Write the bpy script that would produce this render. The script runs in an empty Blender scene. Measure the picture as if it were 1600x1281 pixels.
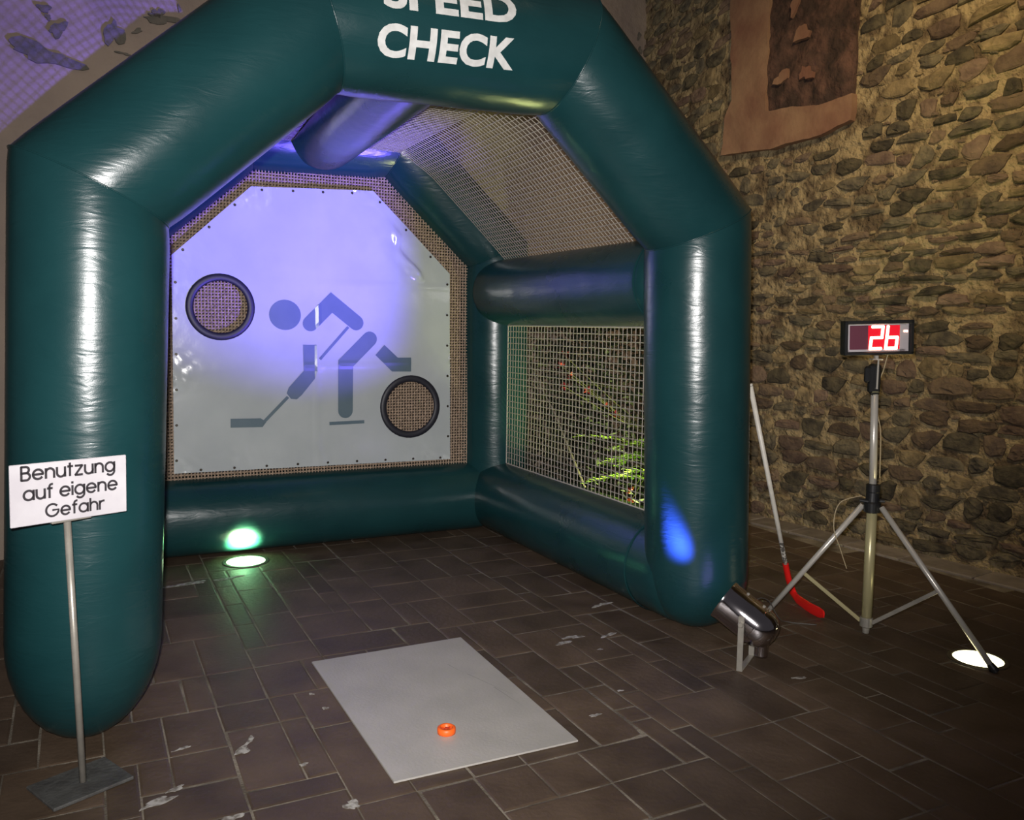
import bpy, math, random
from mathutils import Vector, Matrix, noise
from mathutils.geometry import delaunay_2d_cdt
S = bpy.context.scene
COL = S.collection
V = Vector
PI = math.pi
random.seed(7)

# ------------------------------------------------------------------ camera, world, exposure, main light
cd = bpy.data.cameras.new('camera'); cam = bpy.data.objects.new('camera', cd); COL.objects.link(cam)
cd.sensor_fit = 'HORIZONTAL'; cd.sensor_width = 36.0; cd.lens = 1333.83 / 1600 * 36.0
cd.clip_start = 0.05; cd.clip_end = 100
pitch, roll, yaw = 0.0984, 0.01397, 0.46357
fw = V((math.sin(yaw) * math.cos(pitch), math.cos(yaw) * math.cos(pitch), -math.sin(pitch)))
rt = V((math.cos(yaw), -math.sin(yaw), 0)); up = rt.cross(fw)
r2 = rt * math.cos(roll) + up * math.sin(roll); u2 = up * math.cos(roll) - rt * math.sin(roll)
M = Matrix((r2, u2, -fw)).transposed().to_4x4()
CAM = V((-1.4487, -3.58, 1.6)); M.translation = CAM
cam.matrix_world = M
S.camera = cam
S.view_settings.view_transform = 'Standard'; S.view_settings.look = 'None'
S.view_settings.gamma = 1; S.view_settings.use_curve_mapping = False
S.view_settings.exposure = 0.0
w = bpy.data.worlds.new('night_sky'); S.world = w; w.use_nodes = True
w.node_tree.nodes['Background'].inputs[0].default_value = (0.60, 0.56, 0.62, 1)
w.node_tree.nodes['Background'].inputs[1].default_value = 0.06

def lamp(name, kind, loc, energy, color, size=0.03, target=None, angle=60, blend=0.5):
    ld = bpy.data.lights.new(name, kind); ld.energy = energy; ld.color = color
    if kind in ('POINT', 'SPOT'): ld.shadow_soft_size = size
    if kind == 'SPOT': ld.spot_size = math.radians(angle); ld.spot_blend = blend
    if kind == 'AREA': ld.size = size
    o = bpy.data.objects.new(name, ld); COL.objects.link(o); o.location = loc
    if target is not None:
        o.rotation_euler = (V(target) - V(loc)).to_track_quat('-Z', 'Y').to_euler()
    return o
# the camera's flash, just above and beside its lens
lamp('camera_flash', 'SPOT', CAM + r2 * -0.03 + u2 * 0.07, 900, (1.0, 0.965, 0.94), 0.02, CAM + fw * 3 + u2 * .15 - r2 * .35, 88, 1.0)
# warm fill lamps added high out of the frame to brighten yard and wall
lamp('yard_fill', 'POINT', (0.6, -1.5, 5.2), 30, (1.0, 0.72, 0.42), 0.15)
lamp('wall_fill', 'SPOT', (1.6, -1.2, 4.8), 370, (1.0, 0.75, 0.40), 0.2, (3.75, 0.9, 2.5), 84, 1.0)

# ------------------------------------------------------------------ materials
MATS = {}
def mat(name, col, rough=0.6, metal=0.0, col2=None, nscale=6.0, bump=0.0, bscale=30.0, emit=None, estr=0.0,
        spec=0.5, detail=6.0, ramp=(0.35, 0.65), stretch=None, rvar=0.0, orand=0.0, coat=0.0, bdist=0.01):
    m = bpy.data.materials.new(name); m.use_nodes = True; nt = m.node_tree; N = nt.nodes; L = nt.links
    b = N['Principled BSDF']; b.inputs['Roughness'].default_value = rough; b.inputs['Metallic'].default_value = metal
    b.inputs['Base Color'].default_value = (*col, 1); b.inputs['Specular IOR Level'].default_value = spec
    b.inputs['Coat Weight'].default_value = coat
    tc = N.new('ShaderNodeTexCoord'); mp = N.new('ShaderNodeMapping'); L.new(tc.outputs['Object'], mp.inputs[0])
    src = mp.outputs[0]
    if orand:      # pieces that share mesh data must not share their grain
        gi = N.new('ShaderNodeNewGeometry'); L.new(gi.outputs['Position'], mp.inputs[0])
    if stretch: mp.inputs['Scale'].default_value = stretch
    out = None
    if col2 is not None:
        n = N.new('ShaderNodeTexNoise'); n.inputs['Scale'].default_value = nscale; n.inputs['Detail'].default_value = detail
        L.new(src, n.inputs['Vector'])
        r = N.new('ShaderNodeValToRGB'); r.color_ramp.elements[0].position = ramp[0]; r.color_ramp.elements[1].position = ramp[1]
        r.color_ramp.elements[0].color = (*col, 1); r.color_ramp.elements[1].color = (*col2, 1)
        L.new(n.outputs['Fac'], r.inputs[0]); out = r.outputs[0]
        if rvar:
            mr = N.new('ShaderNodeMapRange'); mr.inputs['To Min'].default_value = rough - rvar; mr.inputs['To Max'].default_value = rough + rvar
            L.new(n.outputs['Fac'], mr.inputs[0]); L.new(mr.outputs[0], b.inputs['Roughness'])
    if orand:
        oi = N.new('ShaderNodeObjectInfo'); mr = N.new('ShaderNodeMapRange')
        mr.inputs['To Min'].default_value = 1 - orand; mr.inputs['To Max'].default_value = 1 + orand
        L.new(oi.outputs['Random'], mr.inputs[0])
        hs = N.new('ShaderNodeHueSaturation'); L.new(mr.outputs[0], hs.inputs['Value'])
        if out: L.new(out, hs.inputs['Color'])
        else: hs.inputs['Color'].default_value = (*col, 1)
        out = hs.outputs[0]
    if out: L.new(out, b.inputs['Base Color'])
    if bump:
        n2 = N.new('ShaderNodeTexNoise'); n2.inputs['Scale'].default_value = bscale; n2.inputs['Detail'].default_value = 5
        L.new(src, n2.inputs['Vector'])
        bp = N.new('ShaderNodeBump'); bp.inputs['Strength'].default_value = bump; bp.inputs['Distance'].default_value = bdist
        L.new(n2.outputs['Fac'], bp.inputs['Height']); L.new(bp.outputs[0], b.inputs['Normal'])
    if emit: b.inputs['Emission Color'].default_value = (*emit, 1); b.inputs['Emission Strength'].default_value = estr
    MATS[name] = m
    return m

# teal coated fabric: fine cross wrinkles
pvc = mat('teal_pvc', (0.0068, 0.036, 0.040), 0.28, 0, (0.0085, 0.044, 0.048), 3.0, rvar=0.03)
def pvc_bump(m):
    nt = m.node_tree; N = nt.nodes; L = nt.links; b = N['Principled BSDF']; tc = N['Texture Coordinate'] if 'Texture Coordinate' in N else [n for n in N if n.type == 'TEX_COORD'][0]
    mp = N.new('ShaderNodeMapping'); mp.inputs['Scale'].default_value = (6, 6, 26); L.new(tc.outputs['Object'], mp.inputs[0])
    n1 = N.new('ShaderNodeTexNoise'); n1.inputs['Scale'].default_value = 1.0; n1.inputs['Detail'].default_value = 3; n1.inputs['Distortion'].default_value = 1.2; L.new(mp.outputs[0], n1.inputs['Vector'])
    n3 = N.new('ShaderNodeTexNoise'); n3.inputs['Scale'].default_value = 2.2; L.new(tc.outputs['Object'], n3.inputs['Vector'])
    n2 = N.new('ShaderNodeTexNoise'); n2.inputs['Scale'].default_value = 260; n2.inputs['Detail'].default_value = 2; L.new(tc.outputs['Object'], n2.inputs['Vector'])
    b1 = N.new('ShaderNodeBump'); b1.inputs['Strength'].default_value = 0.20; b1.inputs['Distance'].default_value = 0.010; L.new(n1.outputs['Fac'], b1.inputs['Height'])
    b3 = N.new('ShaderNodeBump'); b3.inputs['Strength'].default_value = 0.25; b3.inputs['Distance'].default_value = 0.05; L.new(n3.outputs['Fac'], b3.inputs['Height']); L.new(b1.outputs[0], b3.inputs['Normal'])
    b2 = N.new('ShaderNodeBump'); b2.inputs['Strength'].default_value = 0.08; b2.inputs['Distance'].default_value = 0.002; L.new(n2.outputs['Fac'], b2.inputs['Height']); L.new(b3.outputs[0], b2.inputs['Normal'])
    L.new(b2.outputs[0], b.inputs['Normal'])
pvc_bump(pvc)
white_print = mat('white_print', (0.62, 0.62, 0.60), 0.5, 0, (0.52, 0.52, 0.50), 30)
net_mat = mat('net_cord', (0.38, 0.34, 0.285), 0.8, 0, (0.30, 0.265, 0.22), 40)
edge_mat = mat('net_edge_cord', (0.46, 0.42, 0.36), 0.8)
mesh_mat = mat('brown_mesh', (0.46, 0.34, 0.25), 0.9, 0, (0.26, 0.19, 0.135), 55, ramp=(0.4, 0.6))
tarp_mat = mat('tarp_white', (0.39, 0.42, 0.43), 0.17, 0, (0.44, 0.47, 0.475), 3.0, spec=0.7, bump=0.15, bscale=7, coat=0.0, bdist=0.02)
print_mat = mat('grey_blue_print', (0.095, 0.14, 0.17), 0.3, 0, (0.11, 0.155, 0.185), 8)
ring_mat = mat('black_rim', (0.012, 0.012, 0.02), 0.5, 0)
eyelet_mat = mat('dark_eyelet', (0.05, 0.04, 0.03), 0.4, 0.6)
tile_mat = mat('brown_tile', (0.062, 0.040, 0.025), 0.55, 0, (0.118, 0.080, 0.052), 4.2, bump=0.45, bscale=38, orand=0.22, ramp=(0.3, 0.75), rvar=0.12, bdist=0.006)
joint_mat = mat('sand_joint', (0.25, 0.215, 0.165), 0.95, 0, (0.10, 0.082, 0.06), 5.0, bump=0.5, bscale=90, ramp=(0.38, 0.62))
kerb_mat = mat('kerb_stone', (0.24, 0.205, 0.175), 0.8, 0, (0.16, 0.135, 0.115), 7, bump=0.5, bscale=40, orand=0.15)
stain_mat = mat('lime_stain', (0.45, 0.43, 0.40), 0.85, 0, (0.16, 0.14, 0.12), 38, ramp=(0.42, 0.6))
plaster_mat = mat('old_plaster', (0.255, 0.20, 0.17), 0.95, 0, (0.36, 0.28, 0.215), 1.7, bump=0.7, bscale=14, detail=8, bdist=0.02)
mortar_mat = mat('lime_mortar', (0.36, 0.28, 0.16), 0.95, 0, (0.13, 0.095, 0.06), 7.5, bump=1.0, bscale=20, detail=12, bdist=0.05, ramp=(0.42, 0.62), spec=0.15)
stone_mats = [mat('dark_slate', (0.060, 0.052, 0.042), 0.9, 0, (0.15, 0.125, 0.08), 11, bump=1.0, spec=0.15, bscale=40, orand=0.35),
              mat('brown_rubble', (0.16, 0.115, 0.075), 0.88, 0, (0.095, 0.07, 0.055), 10, bump=1.0, spec=0.15, bscale=36, orand=0.35),
              mat('ochre_rubble', (0.25, 0.19, 0.105), 0.9, 0, (0.13, 0.10, 0.06), 10, bump=1.0, spec=0.15, bscale=36, orand=0.3),
              mat('plum_rubble', (0.11, 0.075, 0.06), 0.88, 0, (0.19, 0.135, 0.095), 10, bump=1.0, spec=0.15, bscale=36, orand=0.3)]
patch_mat = mat('exposed_stone', (0.10, 0.095, 0.08), 0.9, 0, (0.15, 0.13, 0.105), 12, bump=0.8, bscale=40)
sand_mat = mat('red_sandstone', (0.19, 0.088, 0.058), 0.9, 0, (0.29, 0.175, 0.105), 2.8, bump=0.5, bscale=25)
sand_dark = mat('eroded_sandstone', (0.045, 0.026, 0.020), 0.95, 0, (0.13, 0.066, 0.048), 7, bump=1.0, bscale=18, bdist=0.03, ramp=(0.42, 0.7))
steel = mat('galvanised_steel', (0.40, 0.37, 0.32), 0.35, 0.4, (0.32, 0.30, 0.26), 20)
alu = mat('aluminium_tube', (0.62, 0.58, 0.52), 0.30, 0.35)
alu_warm = mat('anodised_tube', (0.52, 0.46, 0.25), 0.32, 0.35)
chrome = mat('chrome', (0.78, 0.74, 0.76), 0.10, 1.0, (0.66, 0.62, 0.64), 8, bump=0.03, bscale=12)
black_pl = mat('black_plastic', (0.012, 0.012, 0.013), 0.45)
sign_mat = mat('white_sign', (0.60, 0.575, 0.60), 0.5, 0, (0.52, 0.49, 0.52), 9)
ink = mat('black_ink', (0.03, 0.025, 0.03), 0.6)
plate_mat = mat('grey_slab', (0.11, 0.11, 0.105), 0.6, 0.2, (0.07, 0.068, 0.065), 14, bump=0.4, bscale=60)
board_mat = mat('white_board', (0.45, 0.425, 0.39), 0.42, 0, (0.39, 0.37, 0.34), 4.5, bump=0.1, bscale=80)
scuff_mat = mat('board_scuff', (0.22, 0.21, 0.20), 0.6)
orange = mat('orange_rubber', (0.95, 0.14, 0.015), 0.45)
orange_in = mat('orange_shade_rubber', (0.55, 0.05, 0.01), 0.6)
red_pl = mat('red_plastic', (0.80, 0.015, 0.012), 0.4)
shaft_mat = mat('white_shaft', (0.62, 0.59, 0.52), 0.4, 0, (0.54, 0.51, 0.45), 30)
lens_y = mat('warm_lens', (1, 1, 0.8), 0.3, emit=(1.0, 0.93, 0.55), estr=5.0)
lens_g = mat('green_lens', (1, 1, 0.8), 0.3, emit=(0.72, 1.0, 0.55), estr=5.0)
lens_b = mat('blue_gel', (0.2, 0.15, 1), 0.3, emit=(0.35, 0.28, 1.0), estr=3.0)
rim_mat = mat('steel_ring', (0.20, 0.19, 0.15), 0.4, 0.8)
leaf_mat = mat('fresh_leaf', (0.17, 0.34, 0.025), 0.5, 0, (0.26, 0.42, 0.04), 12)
leaf_shade = mat('shade_leaf', (0.018, 0.026, 0.012), 0.7)  # near-black leaf colour: the darkness behind the side net is put into it
petal = mat('red_petal', (0.30, 0.012, 0.02), 0.6)
stem_mat = mat('stem', (0.12, 0.13, 0.04), 0.7)
led_mat = mat('led_on', (1, .2, .1), 0.4, emit=(1.0, 0.50, 0.34), estr=8.0)
led_lit = mat('led_screen_lit', (0.10, 0.005, 0.01), 0.3, emit=(0.75, 0.008, 0.02), estr=1.1)
led_dim = mat('led_screen_dim', (0.11, 0.045, 0.06), 0.25, emit=(0.10, 0.012, 0.03), estr=0.35)
inlay = mat('pale_inlay', (0.55, 0.50, 0.52), 0.4)
cable_mat = mat('pale_cable', (0.42, 0.33, 0.20), 0.5)
cable_dark = mat('dark_cable', (0.09, 0.08, 0.07), 0.5)

# ------------------------------------------------------------------ mesh helpers
def mesh(name, vs, fs, m, smooth=False):
    me = bpy.data.meshes.new(name); me.from_pydata([tuple(v) for v in vs], [], fs); me.validate(); me.update()
    for x in (m if isinstance(m, (list, tuple)) else [m]): me.materials.append(x)
    if smooth: me.polygons.foreach_set('use_smooth', [True] * len(me.polygons))
    return me
def link(name, me, parent=None, loc=None):
    o = bpy.data.objects.new(name, me); COL.objects.link(o)
    if parent is not None: o.parent = parent
    if loc is not None: o.location = loc
    return o
def tag(o, label=None, cat=None, group=None, kind=None):
    if label: o['label'] = label
    if cat: o['category'] = cat
    if group: o['group'] = group
    if kind: o['kind'] = kind
    return o
def empty(name, loc, label=None, cat=None, group=None, kind=None):
    o = bpy.data.objects.new(name, None); COL.objects.link(o); o.location = loc; o.empty_display_size = .1
    return tag(o, label, cat, group, kind)
class MB:
    def __init__(s): s.v = []; s.f = []
    def add(s, vs, fs):
        k = len(s.v); s.v += [V(v) for v in vs]; s.f += [tuple(i + k for i in f) for f in fs]; return s
    def box(s, c, size, rot=None, bev=0.0):
        hx, hy, hz = [a / 2 for a in size]; c = V(c); b = min(bev, hx * .9, hy * .9, hz * .9)
        if b <= 0:
            vs = [V((x, y, z)) for x in (-hx, hx) for y in (-hy, hy) for z in (-hz, hz)]
            fs = [(0, 1, 3, 2), (4, 6, 7, 5), (0, 4, 5, 1), (2, 3, 7, 6), (0, 2, 6, 4), (1, 5, 7, 3)]
        else:
            vs = []; idx = {}
            for sx in (-1, 1):
                for sy in (-1, 1):
                    for sz in (-1, 1):
                        for a in range(3):
                            p = [sx * (hx - (b if a != 0 else 0)), sy * (hy - (b if a != 1 else 0)), sz * (hz - (b if a != 2 else 0))]
                            idx[(sx, sy, sz, a)] = len(vs); vs.append(V(p))
            fs = []
            for sx in (-1, 1):
                q = [idx[(sx, y, z, 0)] for y, z in ((-1, -1), (1, -1), (1, 1), (-1, 1))]; fs.append(tuple(q if sx > 0 else q[::-1]))
                q = [idx[(x, sx, z, 1)] for x, z in ((-1, -1), (-1, 1), (1, 1), (1, -1))]; fs.append(tuple(q if sx > 0 else q[::-1]))
                q = [idx[(x, y, sx, 2)] for x, y in ((-1, -1), (1, -1), (1, 1), (-1, 1))]; fs.append(tuple(q if sx > 0 else q[::-1]))
            for s1 in (-1, 1):
                for s2 in (-1, 1):
                    fs.append((idx[(s1, s2, -1, 0)], idx[(s1, s2, 1, 0)], idx[(s1, s2, 1, 1)], idx[(s1, s2, -1, 1)]))
                    fs.append((idx[(s1, -1, s2, 0)], idx[(s1, 1, s2, 0)], idx[(s1, 1, s2, 2)], idx[(s1, -1, s2, 2)]))
                    fs.append((idx[(-1, s1, s2, 1)], idx[(1, s1, s2, 1)], idx[(1, s1, s2, 2)], idx[(-1, s1, s2, 2)]))
            for sx in (-1, 1):
                for sy in (-1, 1):
                    for sz in (-1, 1): fs.append(tuple(idx[(sx, sy, sz, a)] for a in range(3)))
        if rot is not None: vs = [rot @ v for v in vs]
        return s.add([v + c for v in vs], fs)
    def tube(s, pts, r, n=12, caps=True, up0=None):
        pts = [V(p) for p in pts]; rs = r if isinstance(r, (list, tuple)) else [r] * len(pts)
        rings = []; prev = None
        for i, p in enumerate(pts):
            a = pts[max(i - 1, 0)]; b = pts[min(i + 1, len(pts) - 1)]; d = (b - a).normalized()
            if prev is None:
                ref = V(up0) if up0 else (V((0, 0, 1)) if abs(d.z) < .9 else V((1, 0, 0)))
            else: ref = prev
            x = (ref - d * ref.dot(d)).normalized(); y = d.cross(x); prev = x
            rings.append([p + (x * math.cos(t) + y * math.sin(t)) * rs[i] for t in [2 * PI * k / n for k in range(n)]])
        vs = [v for R in rings for v in R]; fs = []
        for i in range(len(rings) - 1):
            for k in range(n): fs.append((i * n + k, i * n + (k + 1) % n, (i + 1) * n + (k + 1) % n, (i + 1) * n + k))
        if caps: fs.append(tuple(range(n))[::-1]); fs.append(tuple(range((len(rings) - 1) * n, len(rings) * n)))
        return s.add(vs, fs)
    def lathe(s, prof, o, axis, n=32):       # prof: (r, h) along axis
        o = V(o); d = V(axis).normalized(); ref = V((0, 0, 1)) if abs(d.z) < .9 else V((1, 0, 0))
        x = (ref - d * ref.dot(d)).normalized(); y = d.cross(x); vs = []; fs = []
        for (r, h) in prof: vs += [o + d * h + (x * math.cos(2 * PI * k / n) + y * math.sin(2 * PI * k / n)) * r for k in range(n)]
        for i in range(len(prof) - 1):
            for k in range(n): fs.append((i * n + k, i * n + (k + 1) % n, (i + 1) * n + (k + 1) % n, (i + 1) * n + k))
        return s.add(vs, fs)
    def poly(s, pts2, o, ax, ay, t):         # extruded flat polygon
        o = V(o); ax = V(ax); ay = V(ay); nrm = ax.cross(ay).normalized(); n = len(pts2)
        vs = [o + ax * a + ay * b for a, b in pts2] + [o + ax * a + ay * b + nrm * t for a, b in pts2]
        fs = [tuple(range(n))[::-1], tuple(range(n, 2 * n))] + [(i, (i + 1) % n, n + (i + 1) % n, n + i) for i in range(n)]
        return s.add(vs, fs)
    def me(s, name, m, smooth=False): return mesh(name, s.v, s.f, m, smooth)
    def build(s, name, m, parent=None, smooth=False, origin=None):
        o0 = V(origin) if origin is not None else (parent.matrix_basis.translation if parent is not None else V((0, 0, 0)))
        # parents are unrotated empties: children keep local coordinates relative to them
        off = V((0, 0, 0)); q = parent
        while q is not None: off += q.location; q = q.parent
        if origin is None and parent is None: o0 = V((0, 0, 0)); off = V((0, 0, 0))
        if parent is not None and origin is None: o0 = off
        me_ = mesh(name, [v - o0 for v in s.v], s.f, m, smooth)
        return link(name, me_, parent, o0 - off if parent is not None else o0)
def auto(o, ang=40):
    import bmesh
    me = o.data; bm = bmesh.new(); bm.from_mesh(me)
    bmesh.ops.recalc_face_normals(bm, faces=bm.faces)
    for f in bm.faces: f.smooth = True
    for e in bm.edges:
        if len(e.link_faces) == 2 and e.calc_face_angle(0) > math.radians(ang): e.smooth = False
    bm.to_mesh(me); bm.free(); return o

# ------------------------------------------------------------------ floor with its pavers
floor = tag(MB().box((-0.4, -0.7, -0.0568), (9.4, 9.4, 0.11)).build('floor', joint_mat), kind='structure')
UX, UY = 0.107, 0.12; X0, Y0 = -0.045, 0.02
WD = V((-0.135, 1, 0)).normalized(); W0 = V((3.678, 2.018, 0)); WN = V((-WD.y, WD.x, 0))     # right wall line, normal into the yard
def wall_x(y): return 3.678 - 0.135 * (y - 2.018)
fixed = [(-11, -9, -3, 0), (-9, -7, -2, 0), (-9, -6, -7, -6), (-9, -7, -6, -2), (-7, -6, -6, -2), (-11, -9, -5, -3), (-12, -9, -7, -5), (-9, -7, 0, 3),
         (-7, -5, 0, 3), (-10, -9, 0, 3), (-12, -10, 0, 3), (-6, -4, -8, -3), (-9, -6, -9, -7), (-9, -7, 3, 7), (-7, -4, 3, 5), (-6, -4, 5, 9),
         (0, 2, -10, -8), (2, 5, -10, -8), (3, 5, -8, -4), (5, 7, -2, 2), (5, 6, -6, -4), (-2, 0, -10, -8), (-13, -11, -3, 0)]
occ = set(); rects = []
def can(a, b, c_, d):
    return all((i, j) not in occ for i in range(a, b) for j in range(c_, d))
def put(a, b, c_, d):
    for i in range(a, b):
        for j in range(c_, d): occ.add((i, j))
    rects.append((a, b, c_, d))
for q in fixed:
    if can(*q): put(*q)
rnd = random.Random(3)
for j in range(-36, 28):
    for i in range(-44, 36):
        if (i, j) in occ: continue
        opts = [(2, 4), (4, 2), (3, 3)]; rnd.shuffle(opts); o2 = [(3, 2), (2, 3)]; rnd.shuffle(o2); opts += o2 + [(2, 2)]
        opts += [(1, 3), (1, 2), (2, 1), (1, 1)]
        for a, b in opts:
            if can(i, i + a, j, j + b): put(i, i + a, j, j + b); break
tiles = []
for (a, b, c_, d) in rects:
    x0, x1, y0, y1 = X0 + a * UX, X0 + b * UX, Y0 + c_ * UY, Y0 + d * UY
    if max(wall_x(y0), wall_x(y1)) - x1 < 0.30 or y1 > 2.95: continue
    tiles.append((x0, x1, y0, y1))
def vis(t):
    p = V(((t[0] + t[1]) / 2, (t[2] + t[3]) / 2, 0)) - CAM; z = p.dot(fw)
    if z < .2: return 1e9
    x = abs(p.dot(r2) / z); y = p.dot(u2) / z
    return z if (x < .66 and -.53 < y < .5) else 1e3 + z
tiles.sort(key=vis)
def tile_geo(sx, sy, cx, cy, z0=0.0):
    g = 0.0024; hx, hy = sx / 2 - g, sy / 2 - g; b = 0.008
    P = []
    for (hh, zz) in ((0, -0.012), (0, -0.0015), (b, 0.0006), (b * 3, 0.001)):
        P += [(cx + s_ * (hx - hh), cy + t_ * (hy - hh), z0 + zz) for s_, t_ in ((-1, -1), (1, -1), (1, 1), (-1, 1))]
    F = [(k * 4 + i, k * 4 + (i + 1) % 4, k * 4 + 4 + (i + 1) % 4, k * 4 + 4 + i) for k in range(3) for i in range(4)] + [(12, 13, 14, 15)]
    return P, F
cache = {}; holes_xy = [(2.43, -0.985, .115), (-0.53, 2.30, .165)]
rest = MB(); n_t = 0
for t in tiles:
    sx, sy = t[1] - t[0], t[3] - t[2]; cx, cy = (t[0] + t[1]) / 2, (t[2] + t[3]) / 2
    dz = rnd.uniform(-0.0012, 0.0008)
    if n_t < 300:
        k = (round(sx, 3), round(sy, 3))
        if k not in cache: P, F = tile_geo(sx, sy, 0, 0); cache[k] = mesh('tile', P, F, tile_mat)
        o = link('tile', cache[k], floor, (cx, cy, dz)); o.rotation_euler = (rnd.uniform(-.006, .006), rnd.uniform(-.006, .006), rnd.uniform(-.008, .008))
    else: rest.add(*tile_geo(sx, sy, cx, cy, dz))
    n_t += 1
tag(rest.build('tiles', tile_mat, floor), kind='stuff')

def blob(cx, cy, rx, ry, seed, z0, z1, n=18, ang=0):
    rr = random.Random(seed); ph = [rr.uniform(0, 6.28) for _ in range(4)]
    pts = []
    for k in range(n):
        t = 2 * PI * k / n; r = 1 + .28 * math.sin(2 * t + ph[0]) + .22 * math.sin(3 * t + ph[1]) + .16 * math.sin(5 * t + ph[2]) + .10 * math.sin(7 * t + ph[3])
        x, y = rx * r * math.cos(t), ry * r * math.sin(t)
        pts.append((cx + x * math.cos(ang) - y * math.sin(ang), cy + x * math.sin(ang) + y * math.cos(ang)))
    return pts
for i, (x, y, rx, ry, a) in enumerate([(-0.97, -0.40, .035, .022, .4), (-0.93, -0.33, .03, .012, 1.0), (-0.785, -0.60, .014, .01, 0), (1.178, 0.479, .06, .02, .2), (0.391, -0.709, .022, .012, 0),
        (-1.28, -0.64, .055, .020, .5), (-1.22, -0.58, .035, .010, .3), (-1.07, -0.84, .03, .018, .2), (-0.70, -0.93, .022, .030, .5), (-0.60, -0.18, .012, .012, 0), (-0.62, -0.02, .010, .010, 0),
        (0.674, 0.049, .045, .016, .3), (0.76, 0.10, .05, .018, 0), (0.80, -0.10, .012, .010, 0), (-0.95, 1.85, .12, .03, .1), (-0.70, 1.87, .09, .018, .1), (0.62, -0.55, .012, .008, 0), (-1.17, -0.29, .03, .008, .4), (0.95, 0.05, .045, .015, .2), (1.45, -0.78, .04, .008, -.3)]):
    MB().poly(blob(x, y, rx, ry, i, 0, 0, 18, a), (0, 0, 0.0015), (1, 0, 0), (0, 1, 0), 0.0012).build('stain', stain_mat, floor)

# kerb slabs along the stone wall
kerb = empty('trim_1', (3.35, 1.6, 0), kind='structure')
kx = -5.3
for k in range(18):
    L_ = 0.42 + 0.12 * ((k * 7) % 5) / 5
    c = W0 + WD * (kx + L_ / 2) + WN * 0.155 + V((0, 0, -0.010))
    if c.y < 2.55:
        MB().box(c, (0.27, L_ - .010, 0.05), Matrix.Rotation(math.atan2(0.135, 1), 3, 'Z'), .008).build('slab', kerb_mat, kerb, origin=c)
    kx += L_

# ------------------------------------------------------------------ walls
def grid_wall(name, A, B, z1, nrm, m, du=0.05, amp=0.02, sc=1.6, fine=0.006, thick=0.4, inset=None):
    A = V(A); B = V(B); L_ = (B - A).length; d = (B - A).normalized(); nrm = V(nrm)
    nu, nz = int(L_ / du), int(z1 / du); vs = []; fs = []
    for j in range(nz + 1):
        for i in range(nu + 1):
            p = A + d * (L_ * i / nu) + V((0, 0, z1 * j / nz))
            h = amp * noise.noise(p * sc) + fine * noise.noise(p * 9)
            if inset: h += inset(L_ * i / nu, z1 * j / nz)
            vs.append(p + nrm * h)
    for j in range(nz):
        for i in range(nu):
            k = j * (nu + 1) + i; fs.append((k, k + 1, k + nu + 2, k + nu + 1))
    k = len(vs)
    vs += [A - nrm * thick, B - nrm * thick, B - nrm * thick + V((0, 0, z1)), A - nrm * thick + V((0, 0, z1)), A, B, B + V((0, 0, z1)), A + V((0, 0, z1))]
    fs += [(k, k + 3, k + 2, k + 1), (k, k + 4, k + 7, k + 3), (k + 1, k + 2, k + 6, k + 5), (k + 3, k + 7, k + 6, k + 2)]
    return link(name, mesh(name, vs, fs, m, True))
CORNER = V((3.478, 3.50, 0))
BL = V((-5.2, 2.55, 0)); BD = (CORNER - BL).normalized(); BN = V((BD.y, -BD.x, 0))
wall_back = tag(grid_wall('wall_back', BL, CORNER, 6.0, BN, plaster_mat, 0.07, 0.02, 1.2, 0.006), kind='structure')
WE = W0 + WD * -5.6
wall_right = tag(grid_wall('wall_right', WE, W0 + WD * 1.5, 6.0, WN, mortar_mat, 0.045, 0.012, 2.0, 0.009), kind='structure')

# bare stones where the plaster has fallen
def on_back(x, z): 
    t = (x - BL.x) / BD.x; return BL + BD * t + V((0, 0, z))
for i, (x, z, rx, rz, a) in enumerate([(-1.63, 3.31, .205, .055, -.10), (-1.21, 3.52, .055, .085, .1), (-1.545, 3.485, .055, .04, .3), (-1.60, 3.55, .02, .015, 0), (-0.91, 3.675, .115, .028, .0), (-0.93, 3.71, .035, .03, 0),
        (-1.065, 3.565, .03, .015, .3), (-0.66, 3.775, .045, .018, .4), (-0.79, 3.77, .012, .02, 0), (-1.62, 3.60, .03, .03, 0), (-1.15, 3.40, .05, .008, -.1), (-2.0, 3.15, .10, .04, -.3), (3.38, 4.37, .02, .03, 0), (3.40, 4.24, .018, .03, 0),
        (3.0, 4.9, .12, .05, 0), (0.4, 4.4, .15, .05, .1), (-2.6, 3.9, .14, .06, .2), (-2.4, 2.6, .12, .05, 0), (-3.2, 3.1, .15, .06, 0)]):
    p = on_back(x, z) + BN * 0.004
    MB().poly(blob(0, 0, rx, rz, 50 + i, 0, 0, 22, a), p, BD, (0, 0, 1), 0.016).build('stone', patch_mat, wall_back, origin=p)

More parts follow.
